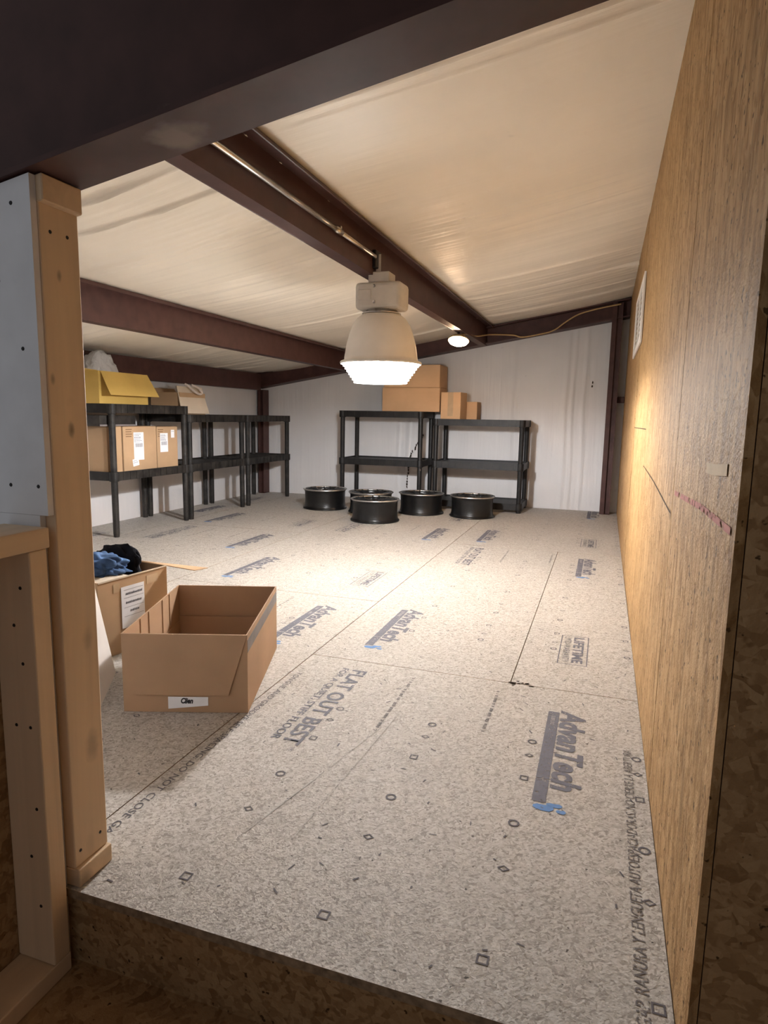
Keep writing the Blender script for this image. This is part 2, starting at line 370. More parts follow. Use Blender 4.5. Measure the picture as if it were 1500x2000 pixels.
def panel(x0, x1, y0, y1, xs, ye):
    """x0..y1 the laid piece, xs left edge and ye far end of the whole sheet it was cut from"""
    g = .0016
    p = MB().box((x0 + g, y0 + g, -FT), (x1 - g, y1 - g, 0)).build('panel', ['floor', 'osb_edge'], fl)
    for f in p.data.polygons:
        if f.normal.z < .5: f.material_index = 1
    inx = lambda a, b: a >= x0 - .004 and b <= x1 + .004
    iny = lambda a, b: a >= y0 and b <= y1
    if inx(xs + .918, xs + 1.03) and iny(ye - .71, ye - .15): advan(p, xs + .918, ye - .183)
    if inx(xs + .152, xs + .26) and iny(ye - 2.27, ye - 1.70): advan(p, xs + .152, ye - 1.745)
    if inx(xs + .16, xs + .27) and iny(ye - .70, ye - .08): flat(p, xs + .161, ye - .092)
    if inx(xs + .91, xs + 1.03) and iny(ye - 2.20, ye - 1.83): lifetime(p, xs + .912, ye - 1.838)
    if inx(xs + .43, xs + .45) and iny(ye - .54, ye - .07): smallprint(p, xs + .432, ye - .085, .43)
    if inx(xs + .735, xs + .75) and iny(ye - .40, ye - .07): smallprint(p, xs + .737, ye - .09, .30)
    mb = MB()
    for cx in (xs - .022 + .0, xs + .285, xs + .589, xs + .889, xs + 1.172):
        cx = cx if cx > xs else cx
        for kind, st, r in (('o', .4064, .0135), ('d', .4877, .0135), ('s', .6096, .0155)):
            for k in range(0 if kind == 'o' else 1, 7):
                if kind == 'o' and k and k % 3 == 0: continue
                y = ye - st * k
                if x0 + .012 < cx < x1 - .012 and y0 + .012 < y < y1 - .012: ring(mb, kind, cx, y, r, .0048)
    rr = random.Random(int(x0 * 100) + int(y0 * 77))
    for k in range(int((x1 - x0) * (y1 - y0) * 40)):     # stray flake marks and nail dimples
        x, y = rr.uniform(x0 + .02, x1 - .02), rr.uniform(y0 + .02, y1 - .02); a = rr.uniform(0, 3.14); l = rr.uniform(.003, .010); h = rr.uniform(.001, .0022)
        ca, sa = math.cos(a), math.sin(a)
        mb.quad([(x + u * ca * l - v_ * sa * h, y + u * sa * l + v_ * ca * h, 0) for u, v_ in ((-1, -1), (1, -1), (1, 1), (-1, 1))])
    o = mb.build('nailing_marks', 'stamp_mark', p, loc=(0, 0, EPS)); o['kind'] = 'stuff'
    return p
c1 = -1.032
pA = panel(c1, XR, YF, 2.226, c1, 2.226)
panel(c1, -.262, 2.226, 4.67, c1, 4.67); panel(-.262, XR, 2.226, 4.67, c1, 4.67)
panel(c1, XR, 4.67, YB, c1, 7.11)
c2 = -2.205
panel(-2.238, c1, YF, 3.015, c2, 3.015); panel(-2.238, c1, 3.015, 5.455, c2, 5.455); panel(-2.238, c1, 5.455, YB, c2, 7.895)
c3 = -3.40
panel(-3.444, -2.238, YF, 2.17, c3, 2.17); panel(-3.444, -2.238, 2.17, 4.61, c3, 4.61); panel(-3.444, -2.238, 4.61, YB, c3, 7.05)
panel(XL, -3.444, YF, 3.4, c3 - 1.2, 3.4); panel(XL, -3.444, 3.4, 5.84, c3 - 1.2, 5.84); panel(XL, -3.444, 5.84, YB, c3 - 1.2, 8.28)
# edge lettering of the front sheet
stamp(pA, text_mesh('GAP. RANURA Y LENGUETA AUTOESPACIADORAS. NO CIERRE LA ABERTURA', .90, .023, .12, .0), 'stamp_faint', .128, .965, math.pi / 2)
stamp(pA, text_mesh('TONGUE AND GROOVE SELF-SPACING. DO NOT CLOSE GAP', 1.0, .020, .12, .0), 'stamp_mark', -1.006, 2.04)
def strip(panel_, pts, wd, mat, name):
    mb = MB(); pts = [Vector((*p, 0)) for p in pts]; L = []; Rr = []
    for i, p in enumerate(pts):
        d = (pts[min(i + 1, len(pts) - 1)] - pts[max(i - 1, 0)]).normalized(); n = Vector((-d.y, d.x, 0)) * wd / 2
        L.append(p + n); Rr.append(p - n)
    for i in range(len(pts) - 1): mb.quad([L[i], L[i + 1], Rr[i + 1], Rr[i]])
    return mb.build(name, mat, panel_, loc=(0, 0, EPS * 1.3))
strip(pA, [(-.559, 1.909), (-.575, 1.6), (-.599, 1.183)], .0035, 'scratch', 'scratch')
strip(pA, [(-.583, 1.75), (-.65, 1.43), (-.715, 1.141)], .003, 'scratch', 'scratch')
mb = MB(); rr = random.Random(5)
for k in range(14):
    x = -.258 + abs(rr.gauss(0, .05)); y = 2.226 + rr.gauss(0, .010) - (0 if k else 0)
    if k == 0: x, y = -.255, 2.226
    r = .013 if k == 0 else rr.uniform(.003, .008)
    mb.quad([(x + r * math.cos(t) * rr.uniform(.6, 1.2), y + .8 * r * math.sin(t) * rr.uniform(.6, 1.2), 0) for t in [i * .785 for i in range(8)]])
mb.build('chipped_corner', 'hole', pA, loc=(0, 0, EPS * 1.3))

# ---- riser and landing below the near edge
o = MB().box((-1.06, YF + .008, -.16), (XR, YF + .026, -FT - .001)).build('step_riser', 'landing_osb'); tag(o, 'dark strand board riser under the near floor edge', 'riser', kind='structure')
ld = MB().box((-1.045, -1.3, -.178), (1.1, YF + .008, -.16)).build('landing_floor', 'landing_osb'); tag(ld, 'dark strand board landing one step below the loft floor', 'floor', kind='structure')

# ---- right wall: framing core with upright OSB sheets
VH = (4.08, 4.87, 1.40, 1.70)                  # opening behind the vent grille
def holed(mb, x0, x1, a, b, z0, z1):
    ya, yb, za, zb = VH
    if b <= ya or a >= yb: mb.box((x0, a, z0), (x1, b, z1)); return mb
    mb.box((x0, a, z0), (x1, b, za)); mb.box((x0, a, zb), (x1, b, z1))
    if a < ya: mb.box((x0, a, za), (x1, ya, zb))
    if b > yb: mb.box((x0, yb, za), (x1, b, zb))
    return mb
wr = holed(MB(), XR + .0115, XR + .10, YF + .012, YB, -.16, zc(XR))
wr.box((XR + .092, VH[0], VH[2]), (XR + .10, VH[1], VH[3]))
wr = wr.build('wall_right', 'osb_edge'); tag(wr, 'right wall sheeted with upright orange strand board', 'wall', kind='structure')
ys = [YF, 1.665, 2.91, 4.13, 5.35, 6.57, YB]
for a, b in zip(ys, ys[1:]):
    g = .0014 if a != YF else 0
    wv = random.uniform(-.0012, .0012)
    p = holed(MB(), XR + wv, XR + .011, a + g, b - .0014, .001, zc(XR) + .02).build('panel', 'wall_osb', wr)
def wallmark(pts, wd, mat, name):
    mb = MB(); pts = [Vector((0, *p)) for p in pts]; L = []; Q = []
    for i, p in enumerate(pts):
        d = (pts[min(i + 1, len(pts) - 1)] - pts[max(i - 1, 0)]).normalized(); n = Vector((0, -d.z, d.y)) * wd / 2; L.append(p + n); Q.append(p - n)
    for i in range(len(pts) - 1): mb.quad([L[i], L[i + 1], Q[i + 1], Q[i]])
    return mb.build(name, mat, wr, loc=(XR - .0022, 0, 0))
wallmark([(1.62, .768), (1.45, .776), (1.2, .788), (1.05, .790), (.92, .791)], .011, 'chalk', 'chalk_streak')
wallmark([(2.9, .745), (2.3, .735), (1.95, .722), (1.685, .712)], .004, 'pencil', 'pencil_line')
wallmark([(1.685, .72), (1.683, .695)], .006, 'pencil', 'pencil_line'); wallmark([(4.05, .891), (2.92, .896)], .004, 'pencil', 'pencil_line')
wallmark([(1.172, .856), (1.08, .859), (.985, .866)], .017, 'scrap', 'pale_flake')
# wall end facing the landing; unseen side wall and lid added against ambient light
o = MB().box((XR + .0125, YF, -.16), (1.1, YF + .011, 2.25)).build('wall_landing_end', 'landing_osb'); tag(o, 'unlit strand board wall end facing the landing', 'wall', kind='structure')
o = MB().box((1.1, -1.3, -.16), (1.15, YF + .011, 2.25)).build('wall_landing_shade', 'landing_osb'); tag(o, 'unseen strand board side wall added to shade the landing', 'wall', kind='structure')
o = MB().box((-1.02, -1.35, 2.25), (1.15, YF + .011, 2.29)).build('ceiling_landing_shade', 'landing_osb'); tag(o, 'unseen low strand board lid added to shade the landing', 'ceiling', kind='structure')

# ---- insulation-faced ceiling
def nz(x, y, z=0): return noise.noise(Vector((x, y, z)))
def ceil_z(x, y):
    z = zc(x)
    xs = [-3.85, -2.64, -1.18, .30]
    for a, b in zip(xs, xs[1:]):
        if a <= x <= b:
            u = (x - a) / (b - a); z -= (.035 + .012 * nz(y * .9, a)) * math.sin(math.pi * u) ** .8 * (1 if b < .2 else .55)
    env = min(1, abs(x + 1.18) / .15, abs(x + 2.64) / .15)
    g = lambda c, wd: math.exp(-((y - c) / wd) ** 2)
    mid = -2.64 < x < -1.18
    # wrinkles come in patches; a few sharp tucks run up the slope
    mk = .25 + (1.0 * g(2.75, .22) + 1.0 * g(3.75, .45) + .8 * g(1.6, .3) if mid else 1.0 * g(5.6, .6) + .5 * g(3.6, .25))
    mk *= .55 + .9 * max(-.3, nz(x * .9 + 3, y * 1.1, 11))
    z += env * (.010 * nz(x * .8, y * 4.0 + .5 * x) + mk * (.016 * nz(x * .8 + 7, y * 11 + .8 * x, 3) + .012 * nz(x * 1.0, y * 24 + 1.2 * x, 9)))
    folds = ((2.05, .030, .014), (2.30, .034, .016), (3.40, -.020, .018), (3.47, .016, .016), (4.84, .018, .016), (6.25, .02, .02)) if mid else ((2.03, .014, .010), (2.10, .008, .012), (3.40, -.014, .018), (3.46, .016, .014), (4.84, .016, .016), (5.35, .018, .02), (5.9, .016, .02), (6.25, .02, .02))
    for yf, am, wd in folds:
        d = y - yf - .03 * nz(x * 1.1, yf) - .02 * x * (yf - 3.4) * .3
        fade = max(0, min(1, .75 + 1.2 * nz(x * 1.2 + yf * 5, yf)))
        z -= env * fade * am * (math.exp(-abs(d) / wd) if d > 0 else math.exp(-abs(d) / (wd * .45)))
    return max(z, zc(x) - .08)
nx, ny = 90, 720; X0, X1, Y0, Y1 = XL - .02, XR + .02, .90, YB + .02
V = []; F = []
for j in range(ny + 1):
    for i in range(nx + 1):
        x = X0 + (X1 - X0) * i / nx; y = Y0 + (Y1 - Y0) * j / ny; V.append((x, y, ceil_z(x, y)))
for j in range(ny):
    for i in range(nx): a = j * (nx + 1) + i; F.append((a, a + nx + 1, a + nx + 2, a + 1))
n0 = len(V)
V += [(X0, Y0, zc(X0) + .1), (X1, Y0, zc(X1) + .1), (X1, Y1, zc(X1) + .1), (X0, Y1, zc(X0) + .1)]; F.append((n0, n0 + 1, n0 + 2, n0 + 3))
# close the sides of the insulation blanket
me = bpy.data.meshes.new('ceiling'); me.from_pydata(V, [], F); me.update()
o = link('ceiling', me, 'ceiling', smooth=True); tag(o, 'sloping cream vinyl-faced insulation ceiling with sagging wrinkles', 'ceiling', kind='structure')

# ---- back and left walls, vinyl faced, with upright folds
def wall_grid(name, pos, nu, nv, u0, u1, top, dep, label):
    V = []; F = []
    for j in range(nv + 1):
        for i in range(nu + 1):
            u = u0 + (u1 - u0) * i / nu; z = -.02 + (top(u) + .02) * j / nv; V.append(pos(u, z, dep(u, z)))
    for j in range(nv):
        for i in range(nu): a = j * (nu + 1) + i; F.append((a, a + 1, a + nu + 2, a + nu + 1))
    n = len(V); V.extend([pos(u0, -.02, -.08), pos(u1, -.02, -.08), pos(u1, top(u1), -.08), pos(u0, top(u0), -.08)]); F.append((n, n + 3, n + 2, n + 1))
    me = bpy.data.meshes.new(name); me.from_pydata(V, [], F); me.update()
    o = link(name, me, 'wallvinyl', smooth=True); return tag(o, label, 'wall', kind='structure')
def dep_b(u, z):
    d = .006 * nz(u * 2.2, z * .5) + .003 * nz(u * 9, z * .6, 4)
    for c, a, wd in ((-2.17, .010, .012), (-2.06, .008, .015), (-.40, .009, .02), (-.33, .014, .012), (-.22, .010, .014), (-.9, .006, .02)):
        d += a * math.exp(-((u - c - .02 * nz(z * 1.5, c)) / wd) ** 2)
    return d
wb = wall_grid('wall_back', lambda u, z, d: (u, YB - d, z), 300, 30, XL, 1.0, lambda u: zc(u) + .02, dep_b, 'pale vinyl-faced back wall with upright folds')
wl = wall_grid('wall_left', lambda u, z, d: (XL + d, u, z), 200, 24, YF - .0, YB, lambda u: zc(XL) + .02, lambda u, z: .003 * nz(u * 3, z) + .002 * nz(u * 11, z, 2), 'pale vinyl-faced low side wall behind the black shelves')
def tear(pts, wd):
    mb = MB()
    for (x, z) in pts:
        k = 7; mb.quad([(x + wd * math.cos(t * 6.283 / k) * random.uniform(.4, 1.2), 0, z + 1.7 * wd * math.sin(t * 6.283 / k) * random.uniform(.5, 1.2)) for t in range(k)])
    return mb.build('tear', 'hole', wb, loc=(0, YB - .024, 0))
tear([(-1.885 + .01 * random.uniform(-1, 1) - .16 * t, .731 - .25 * t) for t in [i / 11 for i in range(12)]], .011)
tear([(-2.058 + .008 * random.uniform(-1, 1), .37 - .22 * t) for t in [i / 7 for i in range(8)]], .010)
tear([(-.147, 1.30), (-.150, 1.265)], .010)

# ---- near stud wall: drywall, studs and plates left of the opening
wf = MB()
xa, xb = -4.0, -.932
wf.hexa([(xa, .893, .743), (xb, .893, .743), (xb, .906, .743), (xa, .906, .743)], [(xa, .893, zfl(xa) - .004), (xb, .893, zfl(xb) - .004), (xb, .906, zfl(xb) - .004), (xa, .906, zfl(xa) - .004)])
wf = wf.build('wall_front', 'drywall'); tag(wf, 'grey screwed drywall panel left of the opening', 'wall', kind='structure')
for x, z in ((-.962, 1.275), (-.955, 1.035), (-.939, .795), (-1.003, .795), (-1.0, 1.15)):
    MB().lathe([(0, .0012), (.0028, .0010), (.0036, 0), (0, 0)], 12).build('screw_head', 'nail', wf, loc=(x - .012, .893, z), rot=(R(90), 0, 0))
o = MB().box((xa, .8935, -.16), (-.952, .906, .7425)).build('wall_front_lower', 'drywall'); tag(o, 'lower drywall panel behind the half wall', 'wall', kind='structure')
def stud(name, a, b, mat, label, cat='stud', nails=()):
    o = MB().box(a, b).build(name, mat, bev=.0025, seg=2); tag(o, label, cat)
    for n_ in nails: MB().lathe([(0, .0012), (.0028, .0009), (.0034, 0), (0, 0)], 10).build('nail', 'nail', o, loc=n_[0], rot=n_[1])
    return o
FX = (0, R(90), 0); FY = (R(90), 0, 0)
stud('jamb_stud', (-.968, .907, .039), (-.93, .995, 1.279), 'pine_z', 'tall pine jamb stud beside the opening, knots on its face', nails=[((-.93, .93, 1.235), FX), ((-.93, .968, 1.235), FX), ((-.93, .975, .075), FX), ((-.93, .922, .07), FX)])
stud('bottom_plate', (-3.88, .9065, .0005), (-.921, .996, .0385), 'pine_x', 'pine bottom plate under the jamb stud on the loft floor', 'plate')
mb = MB(); mb.hexa([(-3.88, .9065, 1.2795 - .52), (-.919, .9065, 1.2795), (-.919, .996, 1.2795), (-3.88, .996, 1.2795 - .52)],
                   [(-3.88, .9065, zfl(-3.88) - .002), (-.919, .9065, zfl(-.919) - .002), (-.919, .996, zfl(-.919) - .002), (-3.88, .996, zfl(-3.88) - .002)])
tag(mb.build('top_plate', 'pine_x', bev=.002), 'pine top plate wedged under the dark rafter', 'plate')
# half wall running toward the landing
stud('half_wall_stud', (-1.019, .845, -.121), (-.93, .883, .686), 'pine_z', 'short pine stud with nail heads under the half wall rail', nails=[((-.955, .845, .62), FY), ((-.96, .845, .48), FY), ((-.975, .845, .55), FY), ((-.952, .845, .36), FY), ((-.985, .845, .36), FY), ((-.95, .845, .20), FY), ((-.97, .845, .10), FY), ((-.955, .845, .0), FY)])
stud('half_wall_rail', (-1.03, -1.2, .687), (-.926, .887, .724), 'pine_y', 'pine rail capping the half wall', 'rail')
stud('half_wall_sill', (-1.019, -1.2, -.1595), (-.93, .885, -.122), 'pine_y', 'pine sill at the foot of the half wall', 'plate')
o = MB().box((-1.032, -1.2, -.16), (-1.0195, .89, .686)).build('wall_half', 'landing_osb'); tag(o, 'strand board backing of the half wall', 'wall', kind='structure')

# ================================================================== STEEL FRAME
def sloped_beam(name, x0, x1, y0, yw, y1, zb, zt, ft, wt, label):
    t = thing(name, label, 'beam', (0, 0, 0))
    MB().hexa([(x0, y0, zb(x0)), (x1, y0, zb(x1)), (x1, y1, zb(x1)), (x0, y1, zb(x0))], [(x0, y0, zb(x0) + ft), (x1, y0, zb(x1) + ft), (x1, y1, zb(x1) + ft), (x0, y1, zb(x0) + ft)]).build('bottom_flange', 'steel', t)
    MB().hexa([(x0, yw - wt / 2, zb(x0) + ft), (x1, yw - wt / 2, zb(x1) + ft), (x1, yw + wt / 2, zb(x1) + ft), (x0, yw + wt / 2, zb(x0) + ft)],
              [(x0, yw - wt / 2, zt(x0) - ft), (x1, yw - wt / 2, zt(x1) - ft), (x1, yw + wt / 2, zt(x1) - ft), (x0, yw + wt / 2, zt(x0) - ft)]).build('web', 'steel', t)
    MB().hexa([(x0, y0, zt(x0) - ft), (x1, y0, zt(x1) - ft), (x1, y1, zt(x1) - ft), (x0, y1, zt(x0) - ft)], [(x0, y0, zt(x0)), (x1, y0, zt(x1)), (x1, y1, zt(x1)), (x0, y1, zt(x0))]).build('top_flange', 'steel', t)
    return t
rf = sloped_beam('frame_rafter', -4.0, XR - .003, .885, .944, 1.002, zfl, lambda x: zc(x) + .03, .009, .008, 'deep dark rafter across the head of the opening')
rb = sloped_beam('frame_rafter', XL + .01, XR - .003, 6.77, 6.86, 6.95, lambda x: 1.885 + .17 * x, lambda x: 2.055 + .17 * x, .012, .008, 'dark sloping rafter along the top of the back wall')
def purlin(xw, zt, y0, y1, label):
    """Z section: web at xw, bottom flange to -x, top flange to +x"""
    h, f, t_, lp = .196, .064, .004, .022
    t = thing('roof_purlin', label, 'beam', (xw, y0, zt - h)); L = y1 - y0
    MB().box((-t_ / 2, 0, 0), (t_ / 2, L, h)).build('web', 'steel', t)
    MB().box((-f, 0, 0), (-t_ / 2, L, t_)).build('bottom_flange', 'steel', t)
    MB().slab([(-f - .010, 0, lp), (-f, 0, 0), (-f, L, 0), (-f - .010, L, lp)], t_).build('bottom_lip', 'steel', t)
    MB().box((t_ / 2, 0, h - t_), (f, L, h)).build('top_flange', 'steel', t)
    MB().slab([(f, 0, h), (f + .012, 0, h - lp), (f + .012, L, h - lp), (f, L, h)], t_).build('top_lip', 'steel', t)
    return t
purlin(-1.212, 1.862, .95, 6.85, 'dark roof purlin carrying the conduit and the pendant lamp')
purlin(-2.668, 1.606, .95, 6.85, 'red-brown roof purlin above the left shelves, no conduit')
# eave strut and columns
t = thing('eave_strut', 'dark eave strut along the top of the low side wall', 'beam', (XL + .02, 1.01, 1.205)); L = 6.76 - 1.01
MB().box((.0, 0, 0), (.072, L, .008)).build('bottom_flange', 'steel', t); MB().box((.072, 0, 0), (.080, L, .182)).build('web', 'steel', t); MB().box((0, 0, .176), (.072, L, .182)).build('top_flange', 'steel', t)
def column(x0, x1, y0, y1, h, label):
    t = thing('frame_column', label, 'column', ((x0 + x1) / 2, (y0 + y1) / 2, 0)); a, d = (x1 - x0) / 2, (y1 - y0) / 2
    MB().box((-a, -d, 0), (-a + .010, d, h)).build('flange', 'steel', t); MB().box((a - .010, -d, 0), (a, d, h)).build('flange', 'steel', t)
    MB().box((-a + .010, -d + .03, 0), (a - .010, -d + .038, h)).build('web', 'steel', t); MB().box((-a, -d, 0), (a, d, .0045)).build('base_plate', 'steel', t)
    MB().box((-a, -d - .002, .0), (-.004, -d, h)).build('cover_leg', 'steel', t)
    return t
column(-.003, .092, 6.76, 6.93, 2.04, 'dark steel column on the back wall beside the orange board wall')
column(-3.86, -3.79, 6.80, 6.93, 1.21, 'dark steel corner column behind the shelves')
o = MB().box((.094, 6.86, 1.10), (XR - .002, 6.93, 1.16)).build('wall_girt', 'steel', bev=.004); tag(o, 'short dark girt between column and orange board wall', 'girt')

# conduit on the purlin
t = thing('conduit', 'thin galvanised conduit clipped along the purlin to the lamp', 'conduit', (-1.192, 1.0, 1.752))
MB().tube([(0, 0, 0), (0, 1.80, .0)], .0105, 12).build('pipe', 'conduit', t, smooth=True)
MB().tube([(0, 1.80, 0), (0, 1.87, 0)], .0150, 12).build('coupling', 'conduit', t, smooth=True)
MB().tube([(0, 1.87, 0), (0, 2.33, 0)], .0105, 12).build('pipe', 'conduit', t, smooth=True)
MB().box((-.018, 1.835, -.004), (.012, 1.85, .020)).build('clip', 'conduit', t)

# ================================================================== LAMPS
LX, LY = -1.175, 3.40
t = thing('high_bay_lamp', 'grey high bay pendant lamp with glowing lens under the purlin', 'lamp', (LX, LY, 1.105))
Z = lambda z: z - 1.105
MB().box((-.028, -.022, Z(1.63)), (-.002, -.018, Z(1.775))).build('bracket', 'lampgrey', t)
MB().box((-.062, -.05, Z(1.628)), (.055, .06, Z(1.682))).build('junction_box', 'lampgrey', t, bev=.006, seg=2)
MB().box((-.044, -.062, Z(1.70)), (-.014, .02, Z(1.79))).build('hanger_hub', 'nail', t, bev=.004)
hb = MB().box((-.128, -.075, Z(1.488)), (.128, .085, Z(1.628))).build('ballast_housing', 'lampgrey', t, bev=.022, seg=3)
MB().box((-.108, -.081, Z(1.535)), (-.035, -.075, Z(1.588))).build('rating_plate', 'lampgrey', hb, bev=.002)
for z in (1.525, 1.605): MB().lathe([(0, .004), (.008, .003), (.010, 0), (0, 0)], 12).build('screw', 'chrome', hb, loc=(-.018, -.075, Z(z)), rot=FY)
MB().lathe([(.060, Z(1.490)), (.085, Z(1.490)), (.088, Z(1.476)), (.105, Z(1.474)), (.105, Z(1.470)), (.060, Z(1.470))], 32, True).build('chrome_collar', 'chrome', t, smooth=True)
outer = [(.070, 1.471), (.104, 1.466), (.132, 1.445), (.155, 1.41), (.174, 1.36), (.187, 1.31), (.195, 1.262), (.199, 1.240), (.199, 1.229), (.216, 1.222), (.218, 1.214), (.214, 1.209)]
inner = [(.204, 1.212), (.196, 1.226), (.194, 1.240), (.182, 1.31), (.150, 1.41), (.128, 1.441), (.100, 1.461), (.070, 1.465)]
MB().lathe([(r, Z(z)) for r, z in outer + inner], 56, True).build('dome', 'dome', t, smooth=True)
MB().lathe([(.213, Z(1.222)), (.220, Z(1.219)), (.222, Z(1.213)), (.219, Z(1.207)), (.210, Z(1.206)), (.210, Z(1.214))], 56, True).build('rim_ring', 'white_metal', t, smooth=True)
lv, lh, K = MB(), MB(), 7                      # stepped prismatic refractor: bright upright bands, dim ledges
for k in range(K):
    r0, r1 = .205 - (.205 - .134) * k / K, .205 - (.205 - .134) * (k + 1) / K
    z0, z1 = 1.2105 - (1.2105 - 1.108) * k / K, 1.2105 - (1.2105 - 1.108) * (k + 1) / K
    lv.lathe([(r0, Z(z0)), (r0, Z(z1))], 56); lh.lathe([(r0, Z(z1)), (r1, Z(z1))], 56)
ln_ = lv.build('lens', 'lens', t, smooth=True)
lh.build('lens_ledge', 'lens_floor', ln_)
MB().lathe([(.134, Z(1.108)), (.128, Z(1.1062)), (.10, Z(1.1055)), (.0001, Z(1.105))], 56).build('lens_bottom', 'lens_floor', ln_, smooth=True)
bd = bpy.data.lights.new('bulb', 'POINT'); bd.energy = BULB_W; bd.color = (.96, .97, 1.0); bd.shadow_soft_size = .03
bd.use_nodes = True; lt_ = bd.node_tree; em_ = lt_.nodes['Emission']          # wide beam of the reflector: more light sideways than straight down
tc_ = N(lt_, 'ShaderNodeTexCoord'); sx_ = N(lt_, 'ShaderNodeSeparateXYZ'); lt_.links.new(tc_.outputs['Normal'], sx_.inputs[0])
az_ = math_n(lt_, 'ABSOLUTE', sx_.outputs[2])
lt_.links.new(math_n(lt_, 'DIVIDE', math_n(lt_, 'MINIMUM', 1.0, math_n(lt_, 'DIVIDE', az_, .46)), math_n(lt_, 'ADD', math_n(lt_, 'MULTIPLY', math_n(lt_, 'POWER', az_, 2.0), 14.0), .25)), em_.inputs['Strength'])
b = bpy.data.objects.new('bulb', bd); col.objects.link(b); b.parent = t; b.location = (0, 0, Z(1.235))
# small work light near the far end of the purlin
t = thing('clamp_work_light', 'small glowing work light hung below the far end of the purlin', 'lamp', (-1.262, 5.72, 1.594))
tilt = MB().lathe([(.0001, .045), (.03, .044), (.06, .036), (.086, .014), (.094, .0), (.090, -.002), (.082, .012), (.055, .031), (.0001, .038)], 32).build('shade', 'cord', t, smooth=True, rot=(R(-20), 0, 0))
MB().lathe([(.090, .0), (.080, -.016), (.055, -.030), (.0001, -.036)], 32).build('lens', 'backlens', t, smooth=True, rot=(R(-20), 0, 0))
MB().tube([(0, -.005, .038), (0, 0, .075)], .012, 12).build('stem', 'nail', t, smooth=True)
MB().box((-.02, -.012, .070), (.03, .012, .082)).build('clamp', 'nail', t, bev=.002)
sd = bpy.data.lights.new('work_bulb', 'POINT'); sd.energy = BACK_W; sd.color = (1.0, .62, .36); sd.shadow_soft_size = .012
s = bpy.data.objects.new('work_bulb', sd); col.objects.link(s); s.parent = t; s.location = (0, -.004, -.006)
# yellow cord
pts = [(-1.262, 5.735, 1.648), (-1.22, 5.9, 1.672), (-1.21, 6.3, 1.70), (-1.15, 6.65, 1.755), (-.938, 6.75, 1.757), (-.846, 6.755, 1.737), (-.69, 6.755, 1.758), (-.543, 6.755, 1.794), (-.427, 6.75, 1.873), (-.312, 6.75, 1.94), (-.174, 6.75, 1.978), (-.03, 6.74, 2.005), (.07, 6.74, 2.02)]
def catmull(p, n=6):
    p = [Vector(q) for q in p]; out = []
    for i in range(len(p) - 1):
        a, b_, c, d = p[max(i - 1, 0)], p[i], p[i + 1], p[min(i + 2, len(p) - 1)]
        for k in range(n):
            t = k / n; out.append(.5 * ((2 * b_) + (c - a) * t + (2 * a - 5 * b_ + 4 * c - d) * t * t + (3 * b_ - a - 3 * c + d) * t ** 3))
    return out + [p[-1]]
o = MB().tube(catmull(pts), .0065, 8).build('power_cord', 'cord', smooth=True); tag(o, 'yellow power cord looping along the back rafter', 'cord')

# ---- vent on the right wall
t = thing('wall_vent', 'white louvred vent grille on the orange board wall', 'vent', (XR, 4.475, 1.55))
W2, H2, D = .525, .19, .0125
fr = MB()
fr.box((-D, -W2, -H2), (-.0025, W2, -H2 + .04)); fr.box((-D, -W2, H2 - .04), (-.0025, W2, H2)); fr.box((-D, -W2, -H2 + .04), (-.0025, -W2 + .13, H2 - .04)); fr.box((-D, W2 - .13, -H2 + .04), (-.0025, W2, H2 - .04))
fr.build('frame', 'white_metal', t, bev=.001); MB().box((-D + .002, -.06, -H2 + .04), (-.0025, .06, H2 - .04)).build('mullion', 'white_metal', t)
sl = MB().box((-.0065, -.165, -.002), (-.0046, .165, .002)).mesh('slat')
for yc in (-.2275, .2275):
    for k in range(9): link('slat', sl, 'white_metal', t, (0, yc, -.125 + k * .031))

# ================================================================== PLASTIC SHELVING
LG, DP = .43, .215           # leg offsets from the centre, along and across
def tray(mb_name, t, z0, z1, mat):
    """shelf tray: rounded rim, ribbed deck below it and sockets at the corners"""
    a, d, th = LG + .028, DP + .028, .012
    mb = MB(); mb.box((-a + .03, -d, z0), (a - .03, -d + th, z1)); mb.box((-a + .03, d - th, z0), (a - .03, d, z1)); mb.box((-a, -d + .03, z0), (-a + th, d - .03, z1)); mb.box((a - th, -d + .03, z0), (a, d - .03, z1))
    for k in range(-5, 6):                         # upright ribs moulded on the rim
        mb.box((k * .072 - .004, -d - .003, z0 + .002), (k * .072 + .004, -d, z1 - .002))
    p = mb.build('shelf_rim', mat, t)
    dk = MB()
    for k in range(11): y = -d + .02 + k * (2 * d - .04) / 10; dk.box((-a + .012, y - .013, z1 - .018), (a - .012, y + .013, z1 - .012))
    for k in range(-3, 4): dk.box((k * .13 - .008, -d + .012, z1 - .030), (k * .13 + .008, d - .012, z1 - .018))
    dk.build('slatted_deck', mat, p)
    for sx in (-1, 1):
        for sy in (-1, 1):
            MB().lathe([(.024, z0 - .006), (.034, z0 - .004), (.036, z0 + .01), (.036, z1), (.024, z1)], 16, True, (sx * LG, sy * DP, 0)).build('corner_socket', mat, p, smooth=False)
def shelf_unit(label, loc, rz, levels, mat):
    t = thing('shelf_unit', label, 'shelf', loc, rz)
    top = max(z1 for z0, z1 in levels)
    for z0, z1 in levels: tray('tray', t, z0, z1, mat)
    for sx in (-1, 1):
        for sy in (-1, 1):
            lo = 0.0; zs = sorted(levels)
            for i, (z0, z1) in enumerate(zs):
                if z0 - lo > .03: MB().tube([(sx * LG, sy * DP, lo), (sx * LG, sy * DP, lo + .03), (sx * LG, sy * DP, z0 + .01)], [.0205, .0235, .0245], 14).build('leg', mat, t, smooth=False)
                elif lo == 0: MB().tube([(sx * LG, sy * DP, 0), (sx * LG, sy * DP, z0 + .01)], .024, 14).build('leg', mat, t)
                lo = z1 - .02
    return t
MID = (.422, .487)
XS = -3.625
